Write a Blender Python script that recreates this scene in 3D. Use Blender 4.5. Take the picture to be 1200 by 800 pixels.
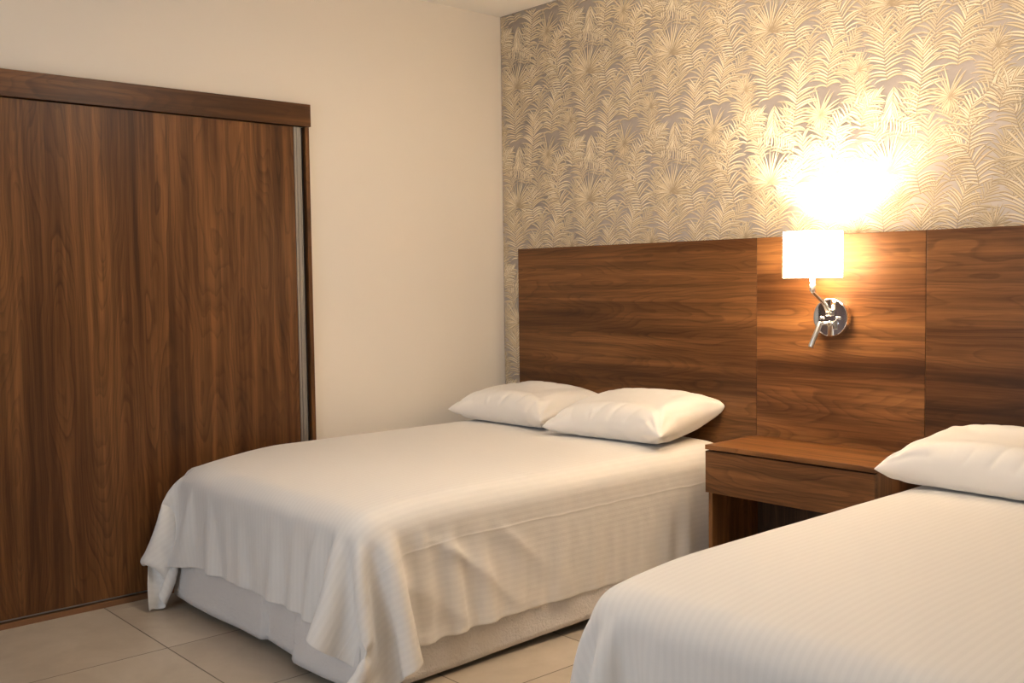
import bpy, bmesh, math
import numpy as np
from mathutils import Matrix, Vector

for o in list(bpy.data.objects):
    bpy.data.objects.remove(o, do_unlink=True)
scene = bpy.context.scene
COL = scene.collection
PI = math.pi

# ------------------------------------------------------------------ camera
CAM = np.array([4.1266, -3.5984, 1.28])
YAW, PITCH, ROLL, FPX = 0.8464, 0.0590, -0.0129, 1203.0
cyw, syw, cpt, spt = math.cos(YAW), math.sin(YAW), math.cos(PITCH), math.sin(PITCH)
Fv = Vector((-syw*cpt, cyw*cpt, -spt)); Rv = Vector((cyw, syw, 0)); Uv = Rv.cross(Fv)
cr, sr = math.cos(ROLL), math.sin(ROLL)
Rv, Uv = cr*Rv + sr*Uv, -sr*Rv + cr*Uv
cam_data = bpy.data.cameras.new('camera')
cam = bpy.data.objects.new('camera', cam_data); COL.objects.link(cam)
cam_data.sensor_width = 36.0; cam_data.lens = 36.0*FPX/1200.0
m = Matrix((Rv, Uv, -Fv)).transposed().to_4x4(); m.translation = Vector(CAM)
cam.matrix_world = m
cam_data.clip_start = 0.02
scene.camera = cam

# ------------------------------------------------------------------ light and exposure
scene.view_settings.view_transform = 'Standard'
scene.view_settings.look = 'None'
scene.view_settings.gamma = 1.0
scene.view_settings.use_curve_mapping = False
scene.view_settings.exposure = 0.0
LAMP_COLOR = (1.0, 0.83, 0.63)
LAMP_BULB_E = 2100.0         # glowing bulb inside the wall lamp
LAMP_SHADE_E = 12.5
ADDED_CEIL_COLOR = (1.0, 0.86, 0.72)
ADDED_CEIL_E = 32.0                # added ceiling light, out of view, to raise the brightness
ADDED_WIN_COLOR = (0.72, 0.84, 1.0)
ADDED_WIN_W = 52.0                # added cool light outside an invented front window

world = bpy.data.worlds.new('world'); scene.world = world; world.use_nodes = True
world.node_tree.nodes['Background'].inputs[0].default_value = (0.75, 0.85, 1.0, 1)
world.node_tree.nodes['Background'].inputs[1].default_value = 1.0

def area(name, loc, rot, sx, sy, power, color):
    l = bpy.data.lights.new(name, 'AREA'); l.shape = 'RECTANGLE'; l.size = sx; l.size_y = sy
    l.energy = power; l.color = color
    o = bpy.data.objects.new(name, l); COL.objects.link(o)
    o.location = loc; o.rotation_euler = rot
    return o
ROOM_X, ROOM_Y, ROOM_H = 5.6, -5.4, 2.66
# added cool light outside the invented front opening, pointing into the room (+y)
area('added_daylight', (2.2, ROOM_Y-0.30, 1.35), (PI/2, 0, 0), 2.2, 2.0, ADDED_WIN_W, ADDED_WIN_COLOR)

# ------------------------------------------------------------------ helpers
def link(o, parent=None):
    COL.objects.link(o)
    if parent: o.parent = parent
    return o
def tag(o, label=None, cat=None, group=None, kind=None):
    if label: o['label'] = label
    if cat: o['category'] = cat
    if group: o['group'] = group
    if kind: o['kind'] = kind
    return o
def empty(name, loc, label, cat, group=None):
    o = bpy.data.objects.new(name, None); o.empty_display_size = 0.1
    COL.objects.link(o); o.location = loc
    return tag(o, label, cat, group)
def finish(name, bm, mat, parent=None, smooth=False, bevel=0.0, seg=2):
    """World-space bmesh -> object; vertices are stored relative to the parent's location."""
    off = Vector(parent_loc(parent))
    for v in bm.verts: v.co -= off
    bmesh.ops.recalc_face_normals(bm, faces=bm.faces)
    me = bpy.data.meshes.new(name); bm.to_mesh(me); bm.free()
    if mat: me.materials.append(mat)
    if smooth:
        me.polygons.foreach_set('use_smooth', [True]*len(me.polygons))
    o = bpy.data.objects.new(name, me); link(o, parent)
    if bevel:
        b = o.modifiers.new('bevel', 'BEVEL'); b.width = bevel; b.segments = seg; b.limit_method = 'ANGLE'
        b.harden_normals = False
    return o
def parent_loc(p):
    l = Vector((0, 0, 0))
    while p is not None:
        l += p.location; p = p.parent
    return l
def box(bm, x0, x1, y0, y1, z0, z1):
    vs = [bm.verts.new(c) for c in ((x0,y0,z0),(x1,y0,z0),(x1,y1,z0),(x0,y1,z0),(x0,y0,z1),(x1,y0,z1),(x1,y1,z1),(x0,y1,z1))]
    for f in ((0,3,2,1),(4,5,6,7),(0,1,5,4),(1,2,6,5),(2,3,7,6),(3,0,4,7)):
        bm.faces.new([vs[i] for i in f])
def tube(bm, pts, rads, n=16, caps=True, squash=None):
    pts = [Vector(p) for p in pts]
    if not hasattr(rads, '__len__'): rads = [rads]*len(pts)
    rings = []; up = None
    for i, p in enumerate(pts):
        t = (pts[min(i+1, len(pts)-1)] - pts[max(i-1, 0)]).normalized()
        if up is None:
            up = Vector((0, 0, 1)) if abs(t.z) < 0.9 else Vector((1, 0, 0))
        a = t.cross(up).normalized(); b = a.cross(t).normalized(); up = b
        sq = squash or (1, 1)
        rings.append([bm.verts.new(p + rads[i]*(sq[0]*math.cos(2*PI*k/n)*a + sq[1]*math.sin(2*PI*k/n)*b)) for k in range(n)])
    for r0, r1 in zip(rings, rings[1:]):
        for k in range(n):
            bm.faces.new([r0[k], r0[(k+1) % n], r1[(k+1) % n], r1[k]])
    if caps:
        bm.faces.new(rings[0][::-1]); bm.faces.new(rings[-1])
def bez(p0, p1, p2, p3, n=12):
    out = []
    for i in range(n+1):
        t = i/n
        out.append(tuple((1-t)**3*np.array(p0)+3*(1-t)**2*t*np.array(p1)+3*(1-t)*t*t*np.array(p2)+t**3*np.array(p3)))
    return out

# ------------------------------------------------------------------ materials
def srgb(r, g, b):
    f = lambda c: c/12.92 if c <= 0.04045 else ((c+0.055)/1.055)**2.4
    return (f(r/255), f(g/255), f(b/255), 1.0)
class NT:
    def __init__(s, name):
        s.m = bpy.data.materials.new(name); s.m.use_nodes = True
        s.t = s.m.node_tree; s.t.nodes.clear()
        s.out = s.n('ShaderNodeOutputMaterial'); s.b = s.n('ShaderNodeBsdfPrincipled')
        s.l(s.b.outputs[0], s.out.inputs[0])
    def n(s, typ, **kw):
        x = s.t.nodes.new(typ)
        for k, v in kw.items(): setattr(x, k, v)
        return x
    def l(s, a, b): s.t.links.new(a, b)
    def math(s, op, a, b=None, c=None):
        x = s.n('ShaderNodeMath', operation=op)
        for i, v in enumerate((a, b, c)):
            if v is None: continue
            if hasattr(v, 'links') or hasattr(v, 'is_linked'): s.l(v, x.inputs[i])
            else: x.inputs[i].default_value = v
        return x.outputs[0]
    def mix(s, fac, a, b, blend='MIX'):
        x = s.n('ShaderNodeMix', data_type='RGBA', blend_type=blend)
        for i, v in ((0, fac), (6, a), (7, b)):
            if hasattr(v, 'is_linked'): s.l(v, x.inputs[i])
            else: x.inputs[i].default_value = v
        return x.outputs[2]
    def noise(s, vec, scale, detail=3, rough=0.5, dist=0.0):
        x = s.n('ShaderNodeTexNoise'); x.inputs['Scale'].default_value = scale
        x.inputs['Detail'].default_value = detail; x.inputs['Roughness'].default_value = rough
        x.inputs['Distortion'].default_value = dist
        if vec is not None: s.l(vec, x.inputs['Vector'])
        return x.outputs[0]
    def mapping(s, vec, scale=(1,1,1), loc=(0,0,0)):
        x = s.n('ShaderNodeMapping'); x.inputs['Scale'].default_value = scale; x.inputs['Location'].default_value = loc
        s.l(vec, x.inputs['Vector']); return x.outputs[0]
    def ramp(s, fac, stops):
        x = s.n('ShaderNodeValToRGB'); e = x.color_ramp.elements
        while len(e) < len(stops): e.new(0.5)
        for q, (p, c) in zip(e, stops): q.position = p; q.color = c
        s.l(fac, x.inputs[0]); return x.outputs[0]
    def bump(s, h, strength, dist=0.002, normal=None):
        x = s.n('ShaderNodeBump'); x.inputs['Strength'].default_value = strength; x.inputs['Distance'].default_value = dist
        s.l(h, x.inputs['Height'])
        if normal is not None: s.l(normal, x.inputs['Normal'])
        return x.outputs[0]

def wood(name, axis, seed=0.0, rough=0.38, tone=1.0):
    """Walnut laminate; grain runs along axis (0 x, 1 y, 2 z) of object space."""
    t = NT(name); co = t.n('ShaderNodeTexCoord').outputs['Object']
    sep = t.n('ShaderNodeSeparateXYZ'); t.l(co, sep.inputs[0])
    others = [i for i in range(3) if i != axis]
    cmb = t.n('ShaderNodeCombineXYZ')           # x = along, y,z = across
    t.l(sep.outputs[axis], cmb.inputs[0]); t.l(sep.outputs[others[0]], cmb.inputs[1]); t.l(sep.outputs[others[1]], cmb.inputs[2])
    base = cmb.outputs[0]
    # slow sideways drift of the grain
    drift = t.noise(t.mapping(base, (0.9, 2.5, 2.5), (seed, 3+seed, 1)), 1.6, 2, 0.5)
    d2 = t.noise(t.mapping(base, (2.2, 7, 7), (seed*2, 1, 5)), 1.0, 3, 0.5)
    # figure: contours of a long stretched noise give cathedrals and eyes
    fig = t.noise(t.mapping(base, (0.42, 4.6, 4.6), (seed, seed*1.7, 2)), 1.0, 2.0, 0.42, 0.12)
    v = t.math('ADD', t.math('MULTIPLY', fig, 13.0), t.math('MULTIPLY', d2, 1.6))
    v = t.math('ADD', v, t.math('MULTIPLY', drift, 2.5))
    fr = t.math('FRACT', v)
    line = t.ramp(fr, [(0.0, (0,0,0,1)), (0.55, (0.12,0.12,0.12,1)), (0.82, (0.45,0.45,0.45,1)), (0.95, (1,1,1,1)), (1.0, (0.1,0.1,0.1,1))])
    fr2 = t.math('FRACT', t.math('MULTIPLY', v, 3.1))
    line2 = t.ramp(fr2, [(0.0, (0,0,0,1)), (0.6, (0.2,0.2,0.2,1)), (0.9, (1,1,1,1)), (1.0, (0,0,0,1))])
    broad = t.noise(t.mapping(base, (0.5, 7.0, 7.0), (seed+4, 9, seed)), 1.0, 3.0, 0.55, 0.3)
    fibre = t.noise(t.mapping(base, (3.0, 130.0, 130.0), (seed, 0, 7)), 1.0, 3, 0.6)
    fine = t.noise(t.mapping(base, (14.0, 420.0, 420.0)), 1.0, 2, 0.6)
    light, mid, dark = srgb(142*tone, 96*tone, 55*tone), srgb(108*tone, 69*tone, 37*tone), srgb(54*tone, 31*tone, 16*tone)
    c = t.ramp(broad, [(0.28, dark), (0.46, mid), (0.62, light), (0.80, mid)])
    mask = t.math('MULTIPLY', t.ramp(broad, [(0.35, (1,1,1,1)), (0.65, (0.45,0.45,0.45,1))]), 0.55)
    c = t.mix(t.math('MULTIPLY', line, mask), c, dark)
    c = t.mix(t.math('MULTIPLY', line2, 0.34), c, dark)
    streak = t.noise(t.mapping(base, (0.8, 42.0, 42.0), (seed*3, 4, seed)), 1.0, 4, 0.62, 0.2)
    c = t.mix(t.math('MULTIPLY', t.ramp(streak, [(0.44, (0,0,0,1)), (0.62, (1,1,1,1))]), 0.42), c, dark)
    c = t.mix(t.math('MULTIPLY', t.ramp(streak, [(0.32, (1,1,1,1)), (0.46, (0,0,0,1))]), 0.30), c, light)
    c = t.mix(t.math('MULTIPLY', t.ramp(fibre, [(0.42, (0,0,0,1)), (0.68, (1,1,1,1))]), 0.28), c, dark)
    c = t.mix(t.math('MULTIPLY', t.ramp(fine, [(0.5, (0,0,0,1)), (0.75, (1,1,1,1))]), 0.20), c, dark)
    t.l(c, t.b.inputs['Base Color'])
    t.b.inputs['Roughness'].default_value = rough
    t.b.inputs['Specular IOR Level'].default_value = 0.25
    t.l(t.bump(fibre, 0.12, 0.0006), t.b.inputs['Normal'])
    return t.m

def plain(name, col, rough=0.5, metal=0.0, bump=None, spec=0.5):
    t = NT(name); t.b.inputs['Base Color'].default_value = col
    t.b.inputs['Roughness'].default_value = rough; t.b.inputs['Metallic'].default_value = metal
    t.b.inputs['Specular IOR Level'].default_value = spec
    if bump:
        co = t.n('ShaderNodeTexCoord').outputs['Object']
        t.l(t.bump(t.noise(co, bump[0], 4, 0.6), bump[1], bump[2]), t.b.inputs['Normal'])
    return t.m

def paint(name, col):
    t = NT(name); co = t.n('ShaderNodeTexCoord').outputs['Object']
    n = t.noise(co, 2.0, 4, 0.5)
    t.l(t.mix(n, tuple(c*0.985 for c in col[:3])+(1,), col), t.b.inputs['Base Color'])
    t.b.inputs['Roughness'].default_value = 0.75; t.b.inputs['Specular IOR Level'].default_value = 0.25
    t.l(t.bump(t.noise(co, 160, 3, 0.6), 0.08, 0.001), t.b.inputs['Normal'])
    return t.m

M = {}
M['wall'] = paint('wall_paint', srgb(238, 229, 216))
M['ceiling'] = paint('ceiling_paint', srgb(247, 242, 234))
M['wood_v'] = wood('walnut_vertical', 2, 1.3)
M['wood_hx'] = wood('walnut_along_x', 0, 5.1)
M['wood_hx_lit'] = wood('walnut_along_x_lit', 0, 9.7, tone=1.13)  # lighter copy, lamplight painted into the wood tone
M['wood_hy'] = wood('walnut_along_y', 1, 2.6)
M['wood_shaded'] = wood('walnut_inside_shaded', 2, 7.9, 0.5, 0.62)  # darker copy, shade of the open interior painted into the wood tone
M['edge'] = plain('edge_band', srgb(128, 88, 56), 0.5)
M['alu'] = plain('brushed_aluminium', srgb(150, 148, 146), 0.5, 1.0)
M['alu_light'] = plain('aluminium_lip', srgb(214, 205, 190), 0.45, 0.4)
M['black_gap'] = plain('gap_shade', srgb(28, 20, 16), 0.8)  # near-black colour that paints the shade of the door gap
M['chrome'] = plain('chrome', (0.86, 0.85, 0.84, 1), 0.05, 1.0)
M['satin'] = plain('satin_nickel', (0.78, 0.76, 0.73, 1), 0.28, 1.0)
M['plastic_black'] = plain('black_plastic', (0.02, 0.02, 0.02, 1), 0.4)
M['mattress'] = plain('mattress_ticking', srgb(222, 218, 212), 0.85, bump=(60, 0.3, 0.002))
M['base'] = plain('bed_base_cloth', srgb(60, 54, 50), 0.9, bump=(200, 0.3, 0.001))
M['frame_white'] = plain('added_frame_white', srgb(235, 235, 232), 0.4)

def tile_mat():
    t = NT('porcelain_tile'); geo = t.n('ShaderNodeNewGeometry').outputs['Position']
    sep = t.n('ShaderNodeSeparateXYZ'); t.l(geo, sep.inputs[0])
    S = 0.55
    def grout(val, off, cut=None):
        a = t.math('DIVIDE', t.math('SUBTRACT', val, off), S)
        fr = t.math('FRACT', a)
        e = t.math('MINIMUM', fr, t.math('SUBTRACT', 1.0, fr))
        g = t.math('LESS_THAN', e, 0.0024/S)
        if cut is not None: g = t.math('MULTIPLY', g, t.math('GREATER_THAN', val, cut))
        return g, t.math('FLOOR', a)
    gx, ix = grout(sep.outputs[0], 0.642-S*4, 0.4)
    gy, iy = grout(sep.outputs[1], -2.16-S*10)
    g = t.math('MAXIMUM', gx, gy)
    cmb = t.n('ShaderNodeCombineXYZ'); t.l(ix, cmb.inputs[0]); t.l(iy, cmb.inputs[1])
    wn = t.n('ShaderNodeTexWhiteNoise'); t.l(cmb.outputs[0], wn.inputs[0])
    va = t.n('ShaderNodeVectorMath', operation='MULTIPLY_ADD'); t.l(wn.outputs[1], va.inputs[0]); va.inputs[1].default_value = (9,9,9); t.l(geo, va.inputs[2])
    n1 = t.noise(va.outputs[0], 3.2, 6, 0.6, 0.6); n2 = t.noise(va.outputs[0], 14, 4, 0.6)
    c = t.ramp(n1, [(0.3, srgb(178, 162, 142)), (0.5, srgb(192, 177, 156)), (0.7, srgb(202, 188, 168))])
    c = t.mix(t.math('MULTIPLY', n2, 0.25), c, srgb(168, 150, 126))
    c = t.mix(g, c, srgb(104, 90, 72))
    t.l(c, t.b.inputs['Base Color'])
    t.l(t.math('ADD', 0.34, t.math('MULTIPLY', n2, 0.12)), t.b.inputs['Roughness'])
    t.l(t.bump(t.math('SUBTRACT', 1.0, g), 0.6, 0.001), t.b.inputs['Normal'])
    return t.m
M['tile'] = tile_mat()

def fabric_mat(name, col, stripes=True, crease=()):
    t = NT(name); uv = t.n('ShaderNodeUVMap'); uv.uv_map = 'UVMap'
    u = uv.outputs[0]; sep = t.n('ShaderNodeSeparateXYZ'); t.l(u, sep.inputs[0])
    co = t.n('ShaderNodeTexCoord').outputs['Object']
    weave = t.noise(u, 900, 2, 0.5)
    soft = t.noise(t.mapping(u, (1, 1, 1)), 9, 4, 0.55, 0.3)
    h = t.math('MULTIPLY', soft, 0.35)
    if stripes:
        s = t.math('SINE', t.math('MULTIPLY', sep.outputs[0], 2*PI/0.021))
        s = t.math('MULTIPLY', t.math('ADD', s, 1.0), 0.5)
        sm = t.ramp(s, [(0.35, (0,0,0,1)), (0.65, (1,1,1,1))])
        c = t.mix(t.math('MULTIPLY', sm, 1.0), tuple(x*0.975 for x in col[:3])+(1,), col)
        t.l(c, t.b.inputs['Base Color'])
        t.l(t.math('SUBTRACT', 0.72, t.math('MULTIPLY', sm, 0.14)), t.b.inputs['Roughness'])
        h = t.math('ADD', h, t.math('MULTIPLY', sm, 0.05))
    else:
        t.b.inputs['Base Color'].default_value = col; t.b.inputs['Roughness'].default_value = 0.7
    for axis, pos in crease:
        wob = t.math('ADD', sep.outputs[axis], t.math('MULTIPLY', t.math('SUBTRACT', t.noise(u, 5, 2), 0.5), 0.02))
        e = t.math('ABSOLUTE', t.math('SUBTRACT', wob, pos))
        r = t.math('MAXIMUM', t.math('SUBTRACT', 1.0, t.math('DIVIDE', e, 0.006)), 0.0)
        h = t.math('ADD', h, t.math('MULTIPLY', r, 0.28))
    h = t.math('ADD', h, t.math('MULTIPLY', weave, 0.03))
    t.b.inputs['Sheen Weight'].default_value = 0.25; t.b.inputs['Sheen Roughness'].default_value = 0.5
    t.b.inputs['Specular IOR Level'].default_value = 0.3
    t.l(t.bump(h, 0.9, 0.004), t.b.inputs['Normal'])
    return t.m
WHITE = srgb(236, 231, 224)
M['sheet'] = fabric_mat('striped_sheet', WHITE, True, ((0, 0.205), (0, 1.62), (1, 0.55)))
M['pillowcase'] = fabric_mat('pillow_cotton', srgb(238, 233, 226), False)

def skirt_mat():
    t = NT('quilted_skirt'); co = t.n('ShaderNodeTexCoord').outputs['Object']
    t.b.inputs['Base Color'].default_value = srgb(226, 220, 214); t.b.inputs['Roughness'].default_value = 0.85
    n = t.noise(co, 55, 4, 0.6, 1.2); n2 = t.noise(co, 9, 3, 0.5)
    t.l(t.bump(t.math('ADD', n, t.math('MULTIPLY', n2, 2.0)), 0.9, 0.005), t.b.inputs['Normal'])
    return t.m
M['skirt'] = skirt_mat()

def shade_mat(name, e_str, trans):
    t = NT(name); t.t.nodes.remove(t.b)
    d = t.n('ShaderNodeBsdfDiffuse'); d.inputs[0].default_value = (0.9, 0.86, 0.78, 1)
    tr = t.n('ShaderNodeBsdfTranslucent'); tr.inputs[0].default_value = (0.9, 0.84, 0.74, 1)
    mx = t.n('ShaderNodeMixShader'); mx.inputs[0].default_value = trans
    e = t.n('ShaderNodeEmission'); e.inputs[0].default_value = (1.0, 0.80, 0.56, 1); e.inputs[1].default_value = e_str
    ad = t.n('ShaderNodeAddShader')
    t.l(d.outputs[0], mx.inputs[1]); t.l(tr.outputs[0], mx.inputs[2]); t.l(mx.outputs[0], ad.inputs[0]); t.l(e.outputs[0], ad.inputs[1])
    t.l(ad.outputs[0], t.out.inputs[0]); return t.m
M['shade'] = shade_mat('lit_lampshade', LAMP_SHADE_E, 0.28)
M['shade_base'] = shade_mat('lit_diffuser', LAMP_SHADE_E*1.45, 0.50)
def emit_mat(name, col, s):
    t = NT(name); t.t.nodes.remove(t.b); e = t.n('ShaderNodeEmission'); e.inputs[0].default_value = (*col, 1); e.inputs[1].default_value = s
    t.l(e.outputs[0], t.out.inputs[0]); return t.m
M['ceil_emit'] = emit_mat('added_ceiling_diffuser', ADDED_CEIL_COLOR, ADDED_CEIL_E)
M['bulb'] = emit_mat('bulb_glow', LAMP_COLOR, LAMP_BULB_E)
def glass_mat():
    t = NT('added_window_glass'); t.t.nodes.remove(t.b)
    a = t.n('ShaderNodeBsdfTransparent'); g = t.n('ShaderNodeBsdfGlossy'); g.inputs['Roughness'].default_value = 0.02
    mx = t.n('ShaderNodeMixShader'); mx.inputs[0].default_value = 0.06
    t.l(a.outputs[0], mx.inputs[1]); t.l(g.outputs[0], mx.inputs[2]); t.l(mx.outputs[0], t.out.inputs[0]); return t.m
M['glass'] = glass_mat()

# ------------------------------------------------------------------ the room
def struct(name, bm, mat, **k):
    o = finish(name, bm, mat, None, **k); return tag(o, kind='structure')
T = 0.15
bm = bmesh.new(); box(bm, -T, ROOM_X+T, ROOM_Y-T, T, -0.12, 0.0); struct('floor', bm, M['tile'])
bm = bmesh.new(); box(bm, -T, ROOM_X+T, ROOM_Y-T, T, ROOM_H, ROOM_H+0.12); struct('ceiling', bm, M['ceiling'])
# left wall with the recess that takes the wardrobe
CL_Y0, CL_Y1, CL_Z = -4.00, -1.174, 2.075
bm = bmesh.new()
box(bm, -T, 0, CL_Y1, 0, 0, ROOM_H)
box(bm, -T, 0, CL_Y0, CL_Y1, CL_Z, ROOM_H)
box(bm, -T, 0, ROOM_Y, CL_Y0, 0, ROOM_H)
struct('wall_left', bm, M['wall'])
bm = bmesh.new(); box(bm, ROOM_X, ROOM_X+T, ROOM_Y, 0, 0, ROOM_H); struct('wall_right', bm, M['wall'])
WX0, WX1, WZ0, WZ1 = 1.2, 3.2, 0.45, 2.2
bm = bmesh.new()
box(bm, 0, WX0, ROOM_Y-T, ROOM_Y, 0, ROOM_H); box(bm, WX1, ROOM_X, ROOM_Y-T, ROOM_Y, 0, ROOM_H)
box(bm, WX0, WX1, ROOM_Y-T, ROOM_Y, 0, WZ0); box(bm, WX0, WX1, ROOM_Y-T, ROOM_Y, WZ1, ROOM_H)
struct('wall_front', bm, M['wall'])
bm = bmesh.new()
f = 0.05; ya, yb = ROOM_Y-0.10, ROOM_Y-0.04
box(bm, WX0, WX1, ya, yb, WZ0, WZ0+f); box(bm, WX0, WX1, ya, yb, WZ1-f, WZ1)
box(bm, WX0, WX0+f, ya, yb, WZ0+f, WZ1-f); box(bm, WX1-f, WX1, ya, yb, WZ0+f, WZ1-f)
xm = (WX0+WX1)/2; box(bm, xm-f/2, xm+f/2, ya, yb, WZ0+f, WZ1-f)
win = struct('added_window_1', bm, M['frame_white'])  # invented window behind the camera, lets the added cool light in
bm = bmesh.new(); box(bm, WX0+f, WX1-f, ROOM_Y-0.073, ROOM_Y-0.067, WZ0+f, WZ1-f)
finish('added_window_pane', bm, M['glass'], win)

# ---- back wall with palm-leaf wallpaper -----------------------------------------
def frame_to_wall(px, py):
    """measured positions of the printed motifs, read off as sight lines onto the wall plane y = 0"""
    d = Fv + (px-600)/FPX*Rv - (py-400)/FPX*Uv
    t = -CAM[1]/d.y
    return CAM[0]+d.x*t, CAM[2]+d.z*t
def W(X, Y): return np.array(frame_to_wall(660+X/4.21, 30+Y/4.21))

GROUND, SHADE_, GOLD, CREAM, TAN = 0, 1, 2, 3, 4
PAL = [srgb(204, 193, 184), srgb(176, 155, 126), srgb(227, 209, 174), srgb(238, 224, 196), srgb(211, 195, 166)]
rng = np.random.default_rng(4)
strips = []      # (points Nx2, widths N, colour a, depth order)
def leaflet(p0, ang, length, bend, width, c):
    n = 7; pts = [np.array(p0, float)]; a = ang
    for i in range(n-1):
        a += bend/(n-1)*(0.6+0.8*i/(n-1)); pts.append(pts[-1]+length/(n-1)*np.array([math.cos(a), math.sin(a)]))
    pts = np.array(pts); s = np.linspace(0, 1, n)
    w = width*np.sin(PI*(0.12+0.88*s)**0.75)**0.8; w[-1] = 0.0002
    return pts, w, c
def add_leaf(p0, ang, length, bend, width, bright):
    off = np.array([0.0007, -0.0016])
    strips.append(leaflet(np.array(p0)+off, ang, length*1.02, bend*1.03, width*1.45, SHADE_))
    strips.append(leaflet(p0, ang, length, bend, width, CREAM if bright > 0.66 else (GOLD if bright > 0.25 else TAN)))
def frond(a, b, curve, length, n, spread=1.05, arch=-1.3, bright=0.6, taper=0.45, width=0.0058, side=(1, -1)):
    a, b = np.array(a), np.array(b); d = b-a; L = np.hypot(*d); nrm = np.array([-d[1], d[0]])/L
    P = lambda t: a+d*t+nrm*curve*4*t*(1-t)
    n = max(8, int(L/0.0115)); arch = arch*rng.uniform(0.6, 1.25); spread = spread*rng.uniform(0.78, 1.08)
    for i in range(n):
        t = (i+0.5)/n; p = P(t); q = P(min(t+0.02, 1.02)); th = math.atan2(*(q-p)[::-1])
        for s in side:
            ln = length*1.28*(0.42+0.58*math.sin(PI*(0.06+0.80*t)))*(1-0.35*t)*rng.uniform(0.80, 1.15)
            out = spread*(1.08-0.62*t)
            an = th+s*out*0.92+rng.normal(0, 0.07)
            # every leaflet arches over and droops at its end
            droop = (0.55+0.75*(1-t))*abs(arch)/1.3*rng.uniform(0.7, 1.3)
            sgn = -1 if math.cos(th+s*out) > 0 else 1
            add_leaf(p, an, ln, sgn*droop, width*rng.uniform(0.8, 1.15), bright+rng.uniform(-0.4, 0.4))
    st = np.array([P(t) for t in np.linspace(0, 1, 9)])
    strips.append((st, np.linspace(0.0026, 0.0008, 9), SHADE_))
def fan(c, r, n, a0, a1, bright=0.3, width=0.0045):
    for ang in np.linspace(a0, a1, n):
        ln = r*rng.uniform(0.78, 1.05)*(0.72+0.28*math.sin(ang) if math.sin(ang) > 0 else 0.62)
        add_leaf(c, ang+rng.normal(0, 0.04), ln, rng.uniform(0.05, 0.5)*(-1 if math.cos(ang) > 0 else 1), width*rng.uniform(0.8, 1.15), bright+rng.uniform(-0.3, 0.3))
    for ang in np.linspace(a0, a1, n//2):
        strips.append(leaflet(c, ang, r*0.35, 0, 0.0018, SHADE_))
# soft, toned-down fronds printed behind
for (x0, y0, x1, y1, cv, ln, n) in ((250,430,262,250,0,.085,15), (60,330,60,150,.01,.08,15), (420,620,440,440,-.01,.08,15), (170,740,190,560,0,.085,14),
                                    (330,760,300,560,.01,.08,14), (30,600,20,430,0,.08,13), (240,190,235,20,0,.085,14), (350,420,420,250,0,.07,12), (480,300,500,120,0,.08,12), (90,140,60,-20,0,.08,12), (300,250,330,120,0,.07,12), (150,420,160,260,0,.08,12)):
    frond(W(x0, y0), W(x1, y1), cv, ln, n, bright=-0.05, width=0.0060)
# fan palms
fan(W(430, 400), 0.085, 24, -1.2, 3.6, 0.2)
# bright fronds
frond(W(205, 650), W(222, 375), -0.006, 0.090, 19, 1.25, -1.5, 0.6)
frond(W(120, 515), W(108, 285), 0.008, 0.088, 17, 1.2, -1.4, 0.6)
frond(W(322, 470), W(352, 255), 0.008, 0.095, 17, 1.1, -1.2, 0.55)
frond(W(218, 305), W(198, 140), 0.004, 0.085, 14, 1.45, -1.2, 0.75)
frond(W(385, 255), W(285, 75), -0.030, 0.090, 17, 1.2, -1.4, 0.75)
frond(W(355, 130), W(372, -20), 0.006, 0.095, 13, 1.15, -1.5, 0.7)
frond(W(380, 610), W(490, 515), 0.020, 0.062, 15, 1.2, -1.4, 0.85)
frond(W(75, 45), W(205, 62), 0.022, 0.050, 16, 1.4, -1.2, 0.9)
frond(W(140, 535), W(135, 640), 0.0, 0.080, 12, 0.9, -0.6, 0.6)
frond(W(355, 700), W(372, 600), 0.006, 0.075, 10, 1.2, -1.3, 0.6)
frond(W(45, 700), W(95, 570), 0.02, 0.075, 12, 1.1, -1.2, 0.6)

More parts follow.
